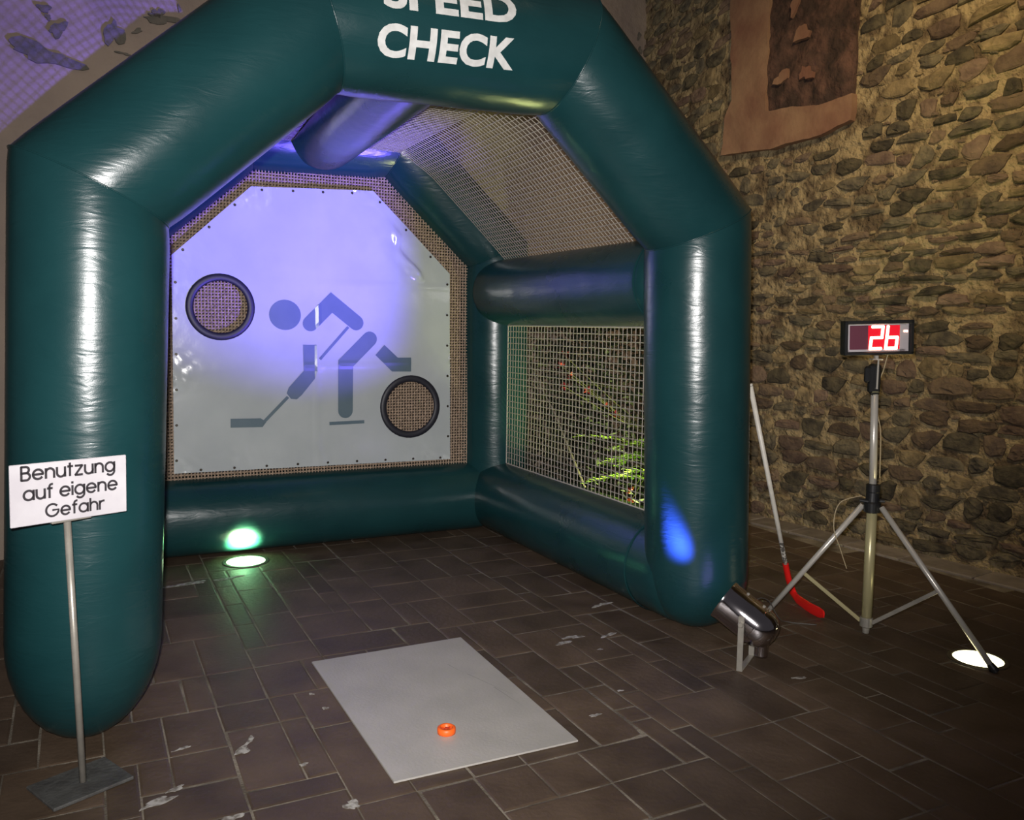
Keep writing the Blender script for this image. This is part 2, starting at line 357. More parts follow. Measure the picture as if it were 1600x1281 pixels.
# rubble stones, shared shapes
def stone_shape(seed, nn=10):
    rr = random.Random(seed); ph = [rr.uniform(0, 6.28) for _ in range(3)]; vs = []; fs = []
    outl = []
    for k in range(nn):
        t = 2 * PI * k / nn; ca, sa = math.cos(t), math.sin(t)
        sq = (abs(ca) ** 3.2 + abs(sa) ** 3.2) ** (-1 / 3.2)
        r = sq * (1 + .12 * math.sin(2 * t + ph[0]) + .12 * math.sin(3 * t + ph[1]) + rr.uniform(-.13, .10))
        outl.append((.5 * r * ca, .5 * r * sa))
    for (s_, z) in ((1.0, -.35), (.97, .35), (.80, .85), (.40, 1.0)):
        vs += [(x * s_ + .02 * math.sin(ph[0]) * (1 - s_), y * s_, z + (rr.uniform(-.3, .2) if z > .5 else 0)) for x, y in outl]
    for k in range(3):
        for i in range(nn): fs.append((k * nn + i, k * nn + (i + 1) % nn, (k + 1) * nn + (i + 1) % nn, (k + 1) * nn + i))
    fs.append(tuple(range(3 * nn, 4 * nn)))
    return vs, fs
shapes = [stone_shape(100 + i) for i in range(12)]
smesh = [[mesh('stone', s_[0], s_[1], m, False) for m in stone_mats] for s_ in shapes]
stones = []
rs = random.Random(11)
def in_block(t, z): return -0.93 < t < 0.47 and z > 3.02 + 0.0 * t
z = 0.04
while z < 5.8:
    big = 1.0 + .25 * math.sin(z * 2.3)
    h = rs.uniform(.065, .125) * big
    t = -5.4 + rs.uniform(0, .1)
    while t < 1.42:
        near = max(0, min(1, (-t) / 2.2))
        wd = rs.uniform(.09, .24) * (1 + .35 * near)
        hh = h * rs.uniform(.55, 1.12) * (1 + .12 * near)
        zc = z + h / 2 + rs.uniform(-.02, .02) + 0.03 * noise.noise(V((t * 1.5, z * 1.1, 0)))
        gap = rs.uniform(.008, .04)
        dens = .95 if not (-.6 < t < .7 and 1.1 < z < 3.0) else .78
        if rs.random() < dens and not in_block(t + wd / 2, zc):
            tilt = rs.uniform(-.10, .10) + (.22 * max(0, (zc - 2.6) / 1.5) if zc > 2.6 else 0)
            stones.append((t + wd / 2, zc, wd, hh, -tilt, rs.randrange(12), rs.choices(range(4), (.48, .22, .14, .16))[0], rs.uniform(.012, .032), rs.random() < .5))
            if rs.random() < .5:   # a small filler stone in the bed joint
                stones.append((t + wd + gap * .2, zc + h * .5, rs.uniform(.03, .06), rs.uniform(.02, .035), tilt, rs.randrange(12), rs.randrange(3), .012, False))
        t += wd + gap
    z += h + rs.uniform(.004, .022)
def svis(s_):
    p = W0 + WD * s_[0] + V((0, 0, s_[1])) - CAM; zz = p.dot(fw); x = p.dot(r2) / max(zz, .1); y = p.dot(u2) / max(zz, .1)
    if zz < .3 or abs(x) > .62 or abs(y) > .50: return 0
    if x < 0.17: return 0.0001
    # hidden by the booth's right leg
    if x < 0.27 and y < .22: return .0002
    return s_[2] * s_[3] / (zz * zz)
stones.sort(key=svis, reverse=True)
restb = [MB() for _ in stone_mats]
RW = Matrix((WD * -1, V((0, 0, 1)), WN)).transposed()       # local x along wall, y up, z out of the wall
for i, (t, zc, wd, hh, tilt, sh, mi, dp, fl) in enumerate(stones):
    p = W0 + WD * t + V((0, 0, zc)) + WN * 0.002
    Rm = RW @ Matrix.Rotation(tilt * -1, 3, 'Z') @ Matrix.Rotation(PI if fl else 0, 3, 'Z')
    Sm = Matrix.Diagonal((wd, hh, dp))
    if i < 300:
        o = link('stone', smesh[sh][mi], wall_right); o.matrix_basis = Matrix.Translation(p) @ Rm.to_4x4() @ Sm.to_4x4()
    else:
        MM = Rm @ Sm; restb[mi].add([MM @ V(v) + p for v in shapes[sh][0]], shapes[sh][1])
vs = []; fs = []; mids = []
for mi, b in enumerate(restb):
    k = len(vs); vs += b.v; fs += [tuple(i + k for i in f) for f in b.f]; mids += [mi] * len(b.f)
me = mesh('stones', vs, fs, stone_mats, False); me.polygons.foreach_set('material_index', mids)
tag(link('stones', me, wall_right), kind='stuff')

# sandstone jamb of a blocked opening high in the wall
def wall_poly(pts, t0, t1, name, m, amp=0.0, du=.04, seed=0):
    # CDT-filled relief following the wall, outline given as (t, z)
    pts = [V(p) for p in pts]; bp = []
    for i, p in enumerate(pts):
        q = pts[(i + 1) % len(pts)]; n = max(1, int((q - p).length / du))
        for k in range(n):
            pp = p + (q - p) * k / n; bp.append(pp + V((noise.noise(V((pp.x * 9, pp.y * 9, seed))), noise.noise(V((pp.x * 9, pp.y * 9, seed + 5))))) * .012)
    nb = len(bp); xs = [p.x for p in bp]; ys = [p.y for p in bp]; allp = list(bp)
    y = min(ys) + du
    while y < max(ys):
        x = min(xs) + du
        while x < max(xs): allp.append(V((x + .01 * math.sin(y * 90), y))); x += du
        y += du
    r = delaunay_2d_cdt(allp, [(i, (i + 1) % nb) for i in range(nb)], [], 1, 1e-5)
    P2, F = r[0], r[2]; vs = []; fs = [tuple(f) for f in F]
    ed = {}
    for f in F:
        for k in range(len(f)):
            e = (f[k], f[(k + 1) % len(f)]); ed[e] = 1
    be = [e for e in ed if (e[1], e[0]) not in ed]
    n = len(P2)
    for p in P2:
        hgt = t1 + amp * (noise.noise(V((p.x * 5, p.y * 5, seed))) + .6 * noise.noise(V((p.x * 14, p.y * 14, seed))))
        vs.append(W0 + WD * p.x + V((0, 0, p.y)) + WN * hgt)
    for p in P2: vs.append(W0 + WD * p.x + V((0, 0, p.y)) + WN * t0)
    for a, b in be: fs.append((a, a + n, b + n, b))
    o = link(name, mesh(name, vs, fs, m, False), wall_right)
    return auto(o, 35)
wall_poly([(0.42, 5.7), (0.39, 4.4), (0.36, 3.9), (0.33, 3.55), (0.40, 3.40), (0.42, 3.10), (-0.10, 3.075), (-0.58, 3.10), (-0.84, 3.17), (-0.84, 3.36), (-0.55, 3.33), (-0.30, 3.37), (-0.04, 3.38), (-0.03, 4.3), (-0.05, 5.7)],
          -0.05, 0.065, 'sandstone_jamb', sand_mat, 0.014, .05, 1)
wall_poly([(-0.03, 5.7), (-0.03, 3.38), (-0.30, 3.34), (-0.55, 3.30), (-0.835, 3.33), (-0.82, 5.7)], -0.05, 0.040, 'blocked_infill', sand_dark, 0.035, .04, 9)
for i, (t, zc, rx, rz) in enumerate([(-0.36, 3.92, .055, .075), (-0.19, 3.62, .07, .05), (-0.42, 3.60, .05, .06), (-0.28, 4.15, .035, .06)]):
    wall_poly(blob(t, zc, rx, rz, 80 + i, 0, 0, 12), -0.03, 0.07, 'stone', sand_mat, .01, .04, i)

# ------------------------------------------------------------------ the inflatable shooting booth
booth = empty('inflatable_shooting_booth', (0, 1.2, 0), 'large teal inflatable booth with netted sides and lettered front arch around a white target', 'inflatable')
def tube_path(pts, r, cap0, cap1, n=48, step=0.06, nrm=(0, 1, 0)):
    """mitred tube along a polyline; cap lengths at both ends (rounded)."""
    mb = MB(); pts = [V(p) for p in pts]; nrm = V(nrm)
    dirs = [(pts[i + 1] - pts[i]).normalized() for i in range(len(pts) - 1)]
    for i, d in enumerate(dirs):
        a, b = pts[i], pts[i + 1]; side = nrm.cross(d).normalized(); y = d.cross(side)
        pa = (dirs[i - 1] + d).normalized() if i > 0 else d
        pb = (dirs[i + 1] + d).normalized() if i < len(dirs) - 1 else d
        rings = []
        L_ = (b - a).length; ns = max(2, int(L_ / step))
        if i == 0 and cap0:
            for k in range(9):
                th = (k + .35) / 9.35 * PI / 2; rings.append([a + d * (cap0 - cap0 * math.cos(th)) + (side * math.cos(t) + y * math.sin(t)) * r * math.sin(th) for t in [2 * PI * q / n for q in range(n)]])
            a = a + d * cap0
        if i == len(dirs) - 1 and cap1: b = b - d * cap1
        for k in range(ns + 1):
            ring = []
            for q in range(n):
                t = 2 * PI * q / n; o_ = (side * math.cos(t) + y * math.sin(t)) * r
                sa = -(o_.dot(pa)) / d.dot(pa); sb = -(o_.dot(pb)) / d.dot(pb)
                p0 = a + o_ + d * sa; p1 = b + o_ + d * sb; f = k / ns
                p = p0.lerp(p1, f)
                e = min(f, 1 - f) * L_                      # cloth puckers in a little where it is welded
                rad = 1 - .022 * math.exp(-e / .05) if not ((i == 0 and f < .5) or (i == len(dirs) - 1 and f > .5)) else 1
                axis = a + d * ((p - a).dot(d)); p = axis + (p - axis) * rad
                ring.append(p)
            rings.append(ring)
        if i == len(dirs) - 1 and cap1:
            for k in range(8, -1, -1):
                th = (k + .35) / 9.35 * PI / 2; rings.append([b + d * (cap1 * math.cos(th)) + (side * math.cos(t) + y * math.sin(t)) * r * math.sin(th) for t in [2 * PI * q / n for q in range(n)]])
        vs = [v for R_ in rings for v in R_]; fs = []
        for k in range(len(rings) - 1):
            for q in range(n): fs.append((k * n + q, k * n + (q + 1) % n, (k + 1) * n + (q + 1) % n, (k + 1) * n + q))
        if i == 0: fs.append(tuple(range(n))[::-1])
        if i == len(dirs) - 1: fs.append(tuple(range((len(rings) - 1) * n, len(rings) * n)))
        mb.add(vs, fs)
    return mb
RF, RB = 0.273, 0.264
FP = [(-1.50, 0, 0.0), (-1.41, 0, 2.079), (-0.583, 0, 2.814), (0.592, 0, 2.847), (1.392, 0, 2.110), (1.475, 0, 0.0)]
BP = [(-1.49, 2.527, 0.0), (-1.391, 2.527, 2.087), (-0.492, 2.527, 2.873), (0.623, 2.527, 2.907), (1.433, 2.527, 2.152), (1.452, 2.527, 0.0)]
auto(tube_path(FP, RF, 0.40, 0.30).build('front_arch', pvc, booth), 25)
auto(tube_path(BP, RB, 0.24, 0.24).build('back_arch', pvc, booth), 25)
def ring_seam(pt, d1, d2, r, nrm=(0, 1, 0)):
    n = 48; m_ = (V(d1).normalized() + V(d2).normalized()).normalized(); d = V(d1).normalized(); nrm = V(nrm); side = nrm.cross(d).normalized(); pts = []
    for q in range(n + 1):
        t = 2 * PI * q / n; o_ = (side * math.cos(t) + nrm * math.sin(t)) * r * .982; pts.append(V(pt) + o_ + d * (-(o_.dot(m_)) / d.dot(m_)))
    return pts
for PTS, r in ((FP, RF), (BP, RB)):
    for i in range(1, 5):
        a = V(PTS[i]) - V(PTS[i - 1]); b = V(PTS[i + 1]) - V(PTS[i])
        MB().tube(ring_seam(PTS[i], a, b, r), .0035, 6, False).build('weld_seam', pvc, booth, True)
def straight(name, a, b, r, ca=.16, cb=.16):
    mb = tube_path([a, b], r, ca, cb, n=44, nrm=(0, 0, 1)); return auto(mb.build(name, pvc, booth), 40)
for sx in (-1, 1):
    straight('side_tube', (sx * 1.43, 0.10, 1.85), (sx * 1.42, 2.50, 1.85), 0.245)
    straight('bottom_tube', (sx * (1.455 if sx > 0 else 1.49), -.16 if sx > 0 else .10, 0.272), (sx * 1.43, 2.50, 0.272), 0.27 if sx > 0 else 0.255, .22)
straight('bottom_tube', (-1.46, 2.527, 0.278), (1.44, 2.527, 0.268), 0.268)
straight('roof_tube', (-0.08, 0.05, 2.85), (0.06, 2.50, 2.89), 0.245)
# weld collars where the cross tubes meet the arches
for (c, d, r) in (((1.43, 0.262, 1.85), (0, 1, 0), .247), ((1.45, 0.262, .272), (0, 1, 0), .272), ((-1.43, 0.262, 1.85), (0, 1, 0), .247)):
    MB().lathe([(r, -.008), (r + .006, 0), (r, .008)], c, d, 44).build('weld_seam', pvc, booth, True)

# nets: cords as thin square rods following a profile
def net(profile, y0, y1, cell, th, name, m, sag=0.0, edge=True):
    P = [V((x, 0, z)) for x, z in profile]; Ls = [0]
    for i in range(1, len(P)): Ls.append(Ls[-1] + (P[i] - P[i - 1]).length)
    def at(s_, y):
        for i in range(1, len(P)):
            if s_ <= Ls[i] + 1e-9:
                f = (s_ - Ls[i - 1]) / (Ls[i] - Ls[i - 1]); p = P[i - 1].lerp(P[i], f); break
        else: p = P[-1].copy()
        u_ = s_ / Ls[-1]; v_ = (y - y0) / (y1 - y0)
        b = sag * (4 * v_ * (1 - v_)) * (4 * u_ * (1 - u_))
        w_ = .006 * noise.noise(V((s_ * 3, y * 3, 1))); e_ = min(u_, 1 - u_, v_, 1 - v_) * 8; w_ *= min(1, e_)
        return V((p.x - b * .7 + w_, y + .6 * w_, p.z - b * .7 * (1 if sag and abs(P[-1].x - P[0].x) > .1 else 0) + w_ * .5))
    mb = MB(); n1 = int(round((y1 - y0) / cell)); n2 = int(round(Ls[-1] / cell))
    for i in range(n1 + 1):
        y = y0 + (y1 - y0) * i / n1; mb.tube([at(Ls[-1] * k / (n2), y) for k in range(n2 + 1)][::2] + ([at(Ls[-1], y)] if n2 % 2 else []), th, 4, False)
    for j in range(n2 + 1):
        s_ = Ls[-1] * j / n2; mb.tube([at(s_, y0 + (y1 - y0) * k / 22) for k in range(23)], th, 4, False)
    o = mb.build(name, m, booth)
    if edge:
        eb = MB()
        for y in (y0, y1): eb.tube([at(Ls[-1] * k / 24, y) for k in range(25)], th * 1.6, 6, False)
        for s_ in (0, Ls[-1]): eb.tube([at(s_, y0 + (y1 - y0) * k / 22) for k in range(23)], th * 1.6, 6, False)
        eb.build('edge_cord', edge_mat, o)
    return o
for sx in (-1, 1):
    net([(sx * 1.43, 0.545), (sx * 1.43, 1.600)], 0.265, 2.262, 0.044, 0.0030, 'side_net', net_mat)
    net([(sx * .17 + .01, 2.80), (sx * 0.58, 2.80), (sx * 0.80, 2.66), (sx * 1.10, 2.38), (sx * 1.405, 2.088)], 0.20, 2.30, 0.038, 0.0030, 'roof_net', net_mat, 0.02)
# fine mesh behind the target, ragged at its edge
outer = [(-1.16, 0.50), (-1.13, 2.12), (-0.50, 2.68), (0.52, 2.70), (1.19, 2.06), (1.20, 0.50)]
def inside(x, z, poly):
    c = False; n = len(poly)
    for i in range(n):
        a = poly[i]; b = poly[(i + 1) % n]
        if (a[1] > z) != (b[1] > z) and x < (b[0] - a[0]) * (z - a[1]) / (b[1] - a[1]) + a[0]: c = not c
    return c
mb = MB(); cell = 0.0215; yb = 2.472
def runs(poly, fixed_, lo, hi, vert):
    out = []; s_ = lo; cur = None
    while s_ <= hi:
        ok = inside(fixed_, s_, poly) if vert else inside(s_, fixed_, poly)
        if ok and cur is None: cur = s_
        if not ok and cur is not None: out.append((cur, s_)); cur = None
        s_ += .01
    return out
x = -1.2
rg = random.Random(5)
while x < 1.22:
    for a, b in runs(outer, x, .4, 2.8, True):
        a -= rg.uniform(0, .03); b += rg.uniform(0, .03); n = 8
        mb.tube([(x + .003 * noise.noise(V((x * 30, (a + (b - a) * k / n) * 4, 0))), yb, a + (b - a) * k / n) for k in range(n + 1)], .0046, 4, False)
    x += cell
z = .5
while z < 2.72:
    for a, b in runs(outer, z, -1.25, 1.25, False):
        n = 8; mb.tube([(a + (b - a) * k / n, yb + .003, z + .003 * noise.noise(V((z * 30, (a + (b - a) * k / n) * 4, 3)))) for k in range(n + 1)], .0046, 4, False)
    z += cell
mb.build('mesh_backing', mesh_mat, booth)
# target sheet with two round holes
TY = 2.42
tarp_out = [(-0.948, 0.592), (-0.93, 2.026), (-0.424, 2.503), (0.421, 2.542), (1.014, 1.979), (1.025, 0.577)]
H1 = (-0.632, 1.697, .205); H2 = (0.705, 0.990, .218)
bpts = []; 
for i in range(6):
    a = V(tarp_out[i]); b = V(tarp_out[(i + 1) % 6]); n = int((b - a).length / .04)
    bpts += [a + (b - a) * k / n for k in range(n)]
loops = [len(bpts)]
allp = list(bpts)
for hx, hz, hr in (H1, H2):
    allp += [V((hx + hr * math.cos(2 * PI * k / 40), hz + hr * math.sin(2 * PI * k / 40))) for k in range(40)]
edges = [(i, (i + 1) % len(bpts)) for i in range(len(bpts))]
k0 = len(bpts)
for h in range(2): edges += [(k0 + h * 40 + i, k0 + h * 40 + (i + 1) % 40) for i in range(40)]
du = .022; z = .6
while z < 2.54:
    x = -.94
    while x < 1.02:
        if inside(x, z, tarp_out) and all((x - h[0]) ** 2 + (z - h[1]) ** 2 > (h[2] + .012) ** 2 for h in (H1, H2)): allp.append(V((x, z)))
        x += du
    z += du
P2, E2, F2 = delaunay_2d_cdt(allp, edges, [], 1, 1e-5)[:3]
F2 = [f for f in F2 if all((sum(P2[i].x for i in f) / 3 - h[0]) ** 2 + (sum(P2[i].y for i in f) / 3 - h[1]) ** 2 > (h[2] * .985) ** 2 for h in (H1, H2))]
def wrinkle(x, z):
    y = 0.006 * noise.noise(V((x * 1.6, z * 1.3, 0)))
    y -= .006 * math.exp(-((x - .015 - .006 * math.sin(z * 5)) / .012) ** 2)                 # vertical weld
    y -= .004 * math.exp(-((z - 1.868 - .01 * x) / .014) ** 2) * (1 if x > 0 else .3)       # fold lines
    y -= .0025 * math.exp(-((z - 1.30 - .03 * x) / .02) ** 2)
    # pulled creases at the upper right corner
    a = math.exp(-((x - .62 - (2.15 - z) * .25) / .16) ** 2 - ((z - 2.12) / .25) ** 2)
    if a > .01: y += a * (.016 * noise.noise(V((x * 8 + z * 5, z * 5 - x * 3, 4))) + .008 * noise.noise(V((x * 19, z * 15, 2))) - .012)
    zz = (2.34 - z) / .42
    if 0 < zz < 1:      # a sharp pulled fold running down to the right
        wd = .02 + .085 * zz; k = x - (.50 + .16 * zz + .03 * math.sin(zz * 9)); env = min(1, zz * 6, (1 - zz) * 10)
        if 0 <= k < wd: y -= env * .36 * k
        elif wd <= k < wd + .025: y -= env * .36 * wd * (1 - (k - wd) / .025)
    for cx, cz in ((-.9, .62), (-.5, .60), (.0, .62), (.9, .62), (-.9, 1.3), (1.0, 1.3), (-.42, 2.45), (.42, 2.5)):
        d2 = (x - cx) ** 2 + (z - cz) ** 2; y += .010 * math.exp(-d2 / .012) * noise.noise(V((x * 22, z * 22, 7)))
    return y
me = mesh('target_sheet', [(p.x, TY + wrinkle(p.x, p.y) - 1.2, p.y) for p in P2], [tuple(f) for f in F2], tarp_mat, True)
sheet = tag(link('target_sheet', me, booth), 'white plastic sheet with printed player and two round holes')
for hx, hz, hr in (H1, H2):       # thick black hems of the holes
    prof = [(hr + .012 * math.cos(t), .010 * math.sin(t)) for t in [2 * PI * k / 10 for k in range(11)]]
    prof = [(hr - .008 + .025 * math.cos(t), .013 * math.sin(t)) for t in [2 * PI * k / 12 for k in range(13)]]
    MB().lathe(prof, (hx, TY, hz), (0, 1, 0), 48).build('hole_rim', ring_mat, sheet, True)
# printed player: flat print laid over the sheet, following its relief
def decal(pts, name='player_print', m=print_mat, parent=sheet, du=.03):
    pts = [V(p) for p in pts]; bp = []
    for i, p in enumerate(pts):
        q = pts[(i + 1) % len(pts)]; n = max(1, int((q - p).length / du)); bp += [p + (q - p) * k / n for k in range(n)]
    nb = len(bp); ip = list(bp); xs = [p.x for p in bp]; ys = [p.y for p in bp]; pl = [tuple(p) for p in bp]
    yy = min(ys)
    while yy < max(ys):
        xx = min(xs)
        while xx < max(xs):
            if inside(xx, yy, pl) and min((V((xx, yy)) - b).length for b in bp) > .01: ip.append(V((xx, yy)))
            xx += .022
        yy += .022
    r = delaunay_2d_cdt(ip, [(i, (i + 1) % nb) for i in range(nb)], [], 1, 1e-5)
    return [(p.x, TY + wrinkle(p.x, p.y) - .0025, p.y) for p in r[0]], [tuple(f) for f in r[2]]
def stroke(pts, wd, round0=True, round1=True):
    pts = [V(p) for p in pts]; L_, R_ = [], []; n = len(pts); h = wd / 2
    for i, p in enumerate(pts):
        if i == 0: d = (pts[1] - p).normalized(); nn = V((-d.y, d.x)); k = 1
        elif i == n - 1: d = (p - pts[i - 1]).normalized(); nn = V((-d.y, d.x)); k = 1
        else:
            d1 = (p - pts[i - 1]).normalized(); d2 = (pts[i + 1] - p).normalized(); nn = V((-(d1.y + d2.y), d1.x + d2.x)).normalized(); k = 1 / max(.4, nn.dot(V((-d1.y, d1.x))))
        L_.append(p + nn * h * k); R_.append(p - nn * h * k)
    out = list(L_)
    if round1:
        d = (pts[-1] - pts[-2]).normalized(); nn = V((-d.y, d.x)); out += [pts[-1] + nn * h * math.cos(t) + d * h * math.sin(t) for t in [PI * k / 10 for k in range(1, 10)]]
    out += R_[::-1]
    if round0:
        d = (pts[1] - pts[0]).normalized(); nn = V((-d.y, d.x)); out += [pts[0] - nn * h * math.cos(t) - d * h * math.sin(t) for t in [PI * k / 10 for k in range(1, 10)]]
    return out
mb = MB()
mb.add(*decal([(-0.209 + .108 * math.cos(2 * PI * k / 32), 1.652 + .104 * math.sin(2 * PI * k / 32)) for k in range(32)]))
mb.add(*decal(stroke([(-0.035, 1.595), (0.115, 1.745), (0.292, 1.605)], .108)))
mb.add(*decal(stroke([(0.235, 1.575), (0.03, 1.345)], .020, False, False)))
mb.add(*decal([(-0.088, 1.447), (0.010, 1.447), (0.010, 1.26), (-0.005, 1.21), (-0.10, 1.095), (-0.135, 1.065), (-0.175, 1.07), (-0.205, 1.11), (-0.19, 1.15), (-0.085, 1.265)]))
mb.add(*decal(stroke([(-0.195, 1.085), (-0.372, 0.905)], .022, False, False)))
mb.add(*decal([(-0.583, 0.946), (-0.384, 0.942), (-0.345, 0.915), (-0.372, 0.880), (-0.584, 0.884)]))
mb.add(*decal(stroke([(0.392, 1.490), (0.215, 1.315), (0.212, 0.975)], .108)))
mb.add(*decal([(0.434, 1.374), (0.502, 1.448), (0.605, 1.355), (0.708, 1.355), (0.708, 1.251), (0.560, 1.253)]))
mb.add(*decal(stroke([(0.094, 0.886), (0.351, 0.890)], .024, False, False)))
mb.build('player_print', print_mat, sheet)
# eyelets with tie pins round the edge
mb_e = []
per = []
for i in range(6):
    a = V(tarp_out[i]); b = V(tarp_out[(i + 1) % 6]); n = max(2, int((b - a).length / .21)); per += [a + (b - a) * (k + .3) / n for k in range(n)]
cen = V((.04, 1.5))
for p in per:
    q = p + (cen - p).normalized() * .022
    MB().lathe([(.0, -.006), (.006, -.006), (.009, -.003), (.009, .004)], (q.x, TY + wrinkle(q.x, q.y), q.y), (0, 1, 0), 8).build('eyelet', eyelet_mat, sheet)

# lettering round the front beam
def text_mesh(body, size, offset=0.0, font_shear=0.0, extrude=0.0, spacing=1.0):
    cu = bpy.data.curves.new('lettering', 'FONT'); cu.body = body; cu.size = size; cu.offset = offset; cu.align_x = 'CENTER'; cu.space_character = spacing; cu.resolution_u = 4
    ob = bpy.data.objects.new('lettering_source', cu); COL.objects.link(ob)
    dg = bpy.context.evaluated_depsgraph_get(); me_ = bpy.data.meshes.new_from_object(ob.evaluated_get(dg))
    bpy.data.objects.remove(ob); bpy.data.curves.remove(cu); return me_
import bmesh
def flat_text(body, width, cap, offset):
    me_ = text_mesh(body, 1.0, offset, spacing=1.02)
    xs = [v.co.x for v in me_.vertices]; ys = [v.co.y for v in me_.vertices]
    caph = .70; sx = width / (max(xs) - min(xs)); mid = (max(xs) + min(xs)) / 2
    for v in me_.vertices: v.co.x = (v.co.x - mid) * sx; v.co.y *= cap / caph
    bm = bmesh.new(); bm.from_mesh(me_); bmesh.ops.remove_doubles(bm, verts=bm.verts, dist=1e-6)
    bmesh.ops.triangulate(bm, faces=bm.faces)
    for _ in range(3):
        bmesh.ops.subdivide_edges(bm, edges=[e for e in bm.edges if e.calc_length() > .03], cuts=1)
        bmesh.ops.triangulate(bm, faces=bm.faces)
    bm.to_mesh(me_); bm.free(); return me_
b0, b1 = V(FP[2]), V(FP[3]); bdir = (b1 - b0).normalized(); bup = V((0, -1, 0)).cross(bdir) * -1
bup = bdir.cross(V((0, 1, 0))) * -1
if bup.z < 0: bup = -bup
for word, wd, th0 in (('CHECK', 0.60, -35.5), ('SPEED', 0.58, 2.5)):
    me_ = flat_text(word, wd, 0.116, 0.036)
    for v in me_.vertices:
        xx = v.co.x - .095 + (.01 if word == 'SPEED' else 0); ang = math.radians(th0 + math.degrees(v.co.y / RF) + (xx + .1) * 4)
        p = b0 + bdir * ((0 - b0.x) / bdir.x + xx) + V((0, -1, 0)) * math.cos(ang) * (RF + .0018) + bup * math.sin(ang) * (RF + .0018)
        v.co = p - V((0, 1.2, 0))
    me_.materials.clear(); me_.materials.append(white_print)
    link('lettering', me_, booth)

# ------------------------------------------------------------------ warning sign
sg = empty('warning_sign', (-1.503, -0.428, 0), 'white sign reading Benutzung auf eigene Gefahr on a thin steel post', 'sign')
ca, sa = math.cos(math.radians(26.7)), math.sin(math.radians(26.7)); sx_ = V((ca, sa, 0)); sn_ = V((sa, -ca, 0))
RZ = Matrix.Rotation(math.radians(24.5), 3, 'Z')
MB().box((-1.51, -0.410, 0.0075), (0.27, 0.215, 0.012), RZ, .003).build('base_plate', plate_mat, sg)
MB().tube([(-1.503, -0.428, 0.02), (-1.521, -0.437, 0.955)], .0115, 14).build('post', steel, sg, True)
C0 = V((-1.516, -0.437, 1.043)) + sn_ * .022; tl = Matrix((sx_, sn_ * -1, V((0, 0, 1)))).transposed()
rr = Matrix.Rotation(-0.02, 3, sn_)
pl = MB().box(C0, (0.378, 0.008, 0.198), rr @ tl, .002).build('panel', sign_mat, sg)
MB().box(C0 + V((0, 0, -.100)) - sn_ * .006, (0.13, 0.014, 0.010), tl, .002).build('holder', steel, sg)
def arc(cx, cy, r, a0, a1):
    n = max(3, int(abs(a1 - a0) / 15)); return [(cx + r * math.cos(math.radians(a0 + (a1 - a0) * k / n)), cy + r * math.sin(math.radians(a0 + (a1 - a0) * k / n))) for k in range(n + 1)]
GL = {'B': (.85, [[(0, 0), (0, 1.4)], [(0, 1.4)] + arc(.42, 1.07, .33, 90, -90) + [(0, .74)], [(.4, .74)] + arc(.47, .37, .37, 90, -90) + [(0, 0)]]),
      'e': (1, [arc(.5, .5, .5, 0, 320), [(0, .5), (1, .5)]]), 'n': (.84, [[(0, 0), (0, 1)], arc(.42, .58, .42, 180, 0) + [(.84, 0)]]),
      'u': (.84, [[(0, 1)] + arc(.42, .42, .42, 180, 360), [(.84, 0), (.84, 1)]]), 't': (.5, [[(.22, 0), (.22, 1.35)], [(0, 1), (.5, 1)]]),
      'z': (.75, [[(0, 1), (.75, 1)], [(.75, 1), (0, 0)], [(0, 0), (.75, 0)]]), 'g': (1, [arc(.5, .5, .5, 0, 360), [(1, 1)] + arc(.55, .02, .45, 0, -140)]),
      'a': (1, [arc(.5, .5, .5, 0, 360), [(1, 0), (1, 1)]]), 'f': (.5, [[(.2, 0)] + arc(.47, 1.18, .27, 180, 80), [(0, 1), (.48, 1)]]),
      'i': (0, [[(0, 0), (0, 1)], [(0, 1.28), (0, 1.42)]]), 'G': (1.4, [arc(.7, .7, .7, 45, 360) + [(.75, .7)]]),
      'h': (.84, [[(0, 0), (0, 1.45)], arc(.42, .58, .42, 180, 0) + [(.84, 0)]]), 'r': (.45, [[(0, 0), (0, 1)], arc(.42, .58, .42, 180, 75)]), ' ': (.25, [])}
def stroke_text(body, width):
    x = 0; strokes = []
    for ch in body:
        w_, ss = GL[ch]; strokes += [[(a + x, b) for a, b in p] for p in ss]; x += w_ + .30
    x -= .30; k = width / x; mb = MB(); h = .125
    for p in strokes:
        q = [V(a) for a in p]; L_ = []; n = len(q)
        for i_, c in enumerate(q):
            d1 = (c - q[max(i_ - 1, 0)]); d2 = (q[min(i_ + 1, n - 1)] - c); d_ = (d1.normalized() if d1.length > 0 else V((0, 0))) + (d2.normalized() if d2.length > 0 else V((0, 0))); d_.normalize()
            if i_ == 0: c = c - d_ * h * .5
            if i_ == n - 1: c = c + d_ * h * .5
            nn = V((-d_.y, d_.x)) * h; L_ += [c + nn, c - nn]
        mb.add([((v.x - x / 2) * k, v.y * k, 0) for v in L_], [(2 * i_, 2 * i_ + 1, 2 * i_ + 3, 2 * i_ + 2) for i_ in range(n - 1)])
    return mb
for body, wd, dx, dz in (('Benutzung', .300, -.005, .048), ('auf eigene', .302, .002, -.016), ('Gefahr', .188, .012, -.078)):
    mb = stroke_text(body, wd)
    mb.v = [(rr @ (sx_ * (v.x + dx) + V((0, 0, v.y + dz)) + sn_ * .0050)) + C0 for v in mb.v]
    mb.build('lettering', ink, pl)

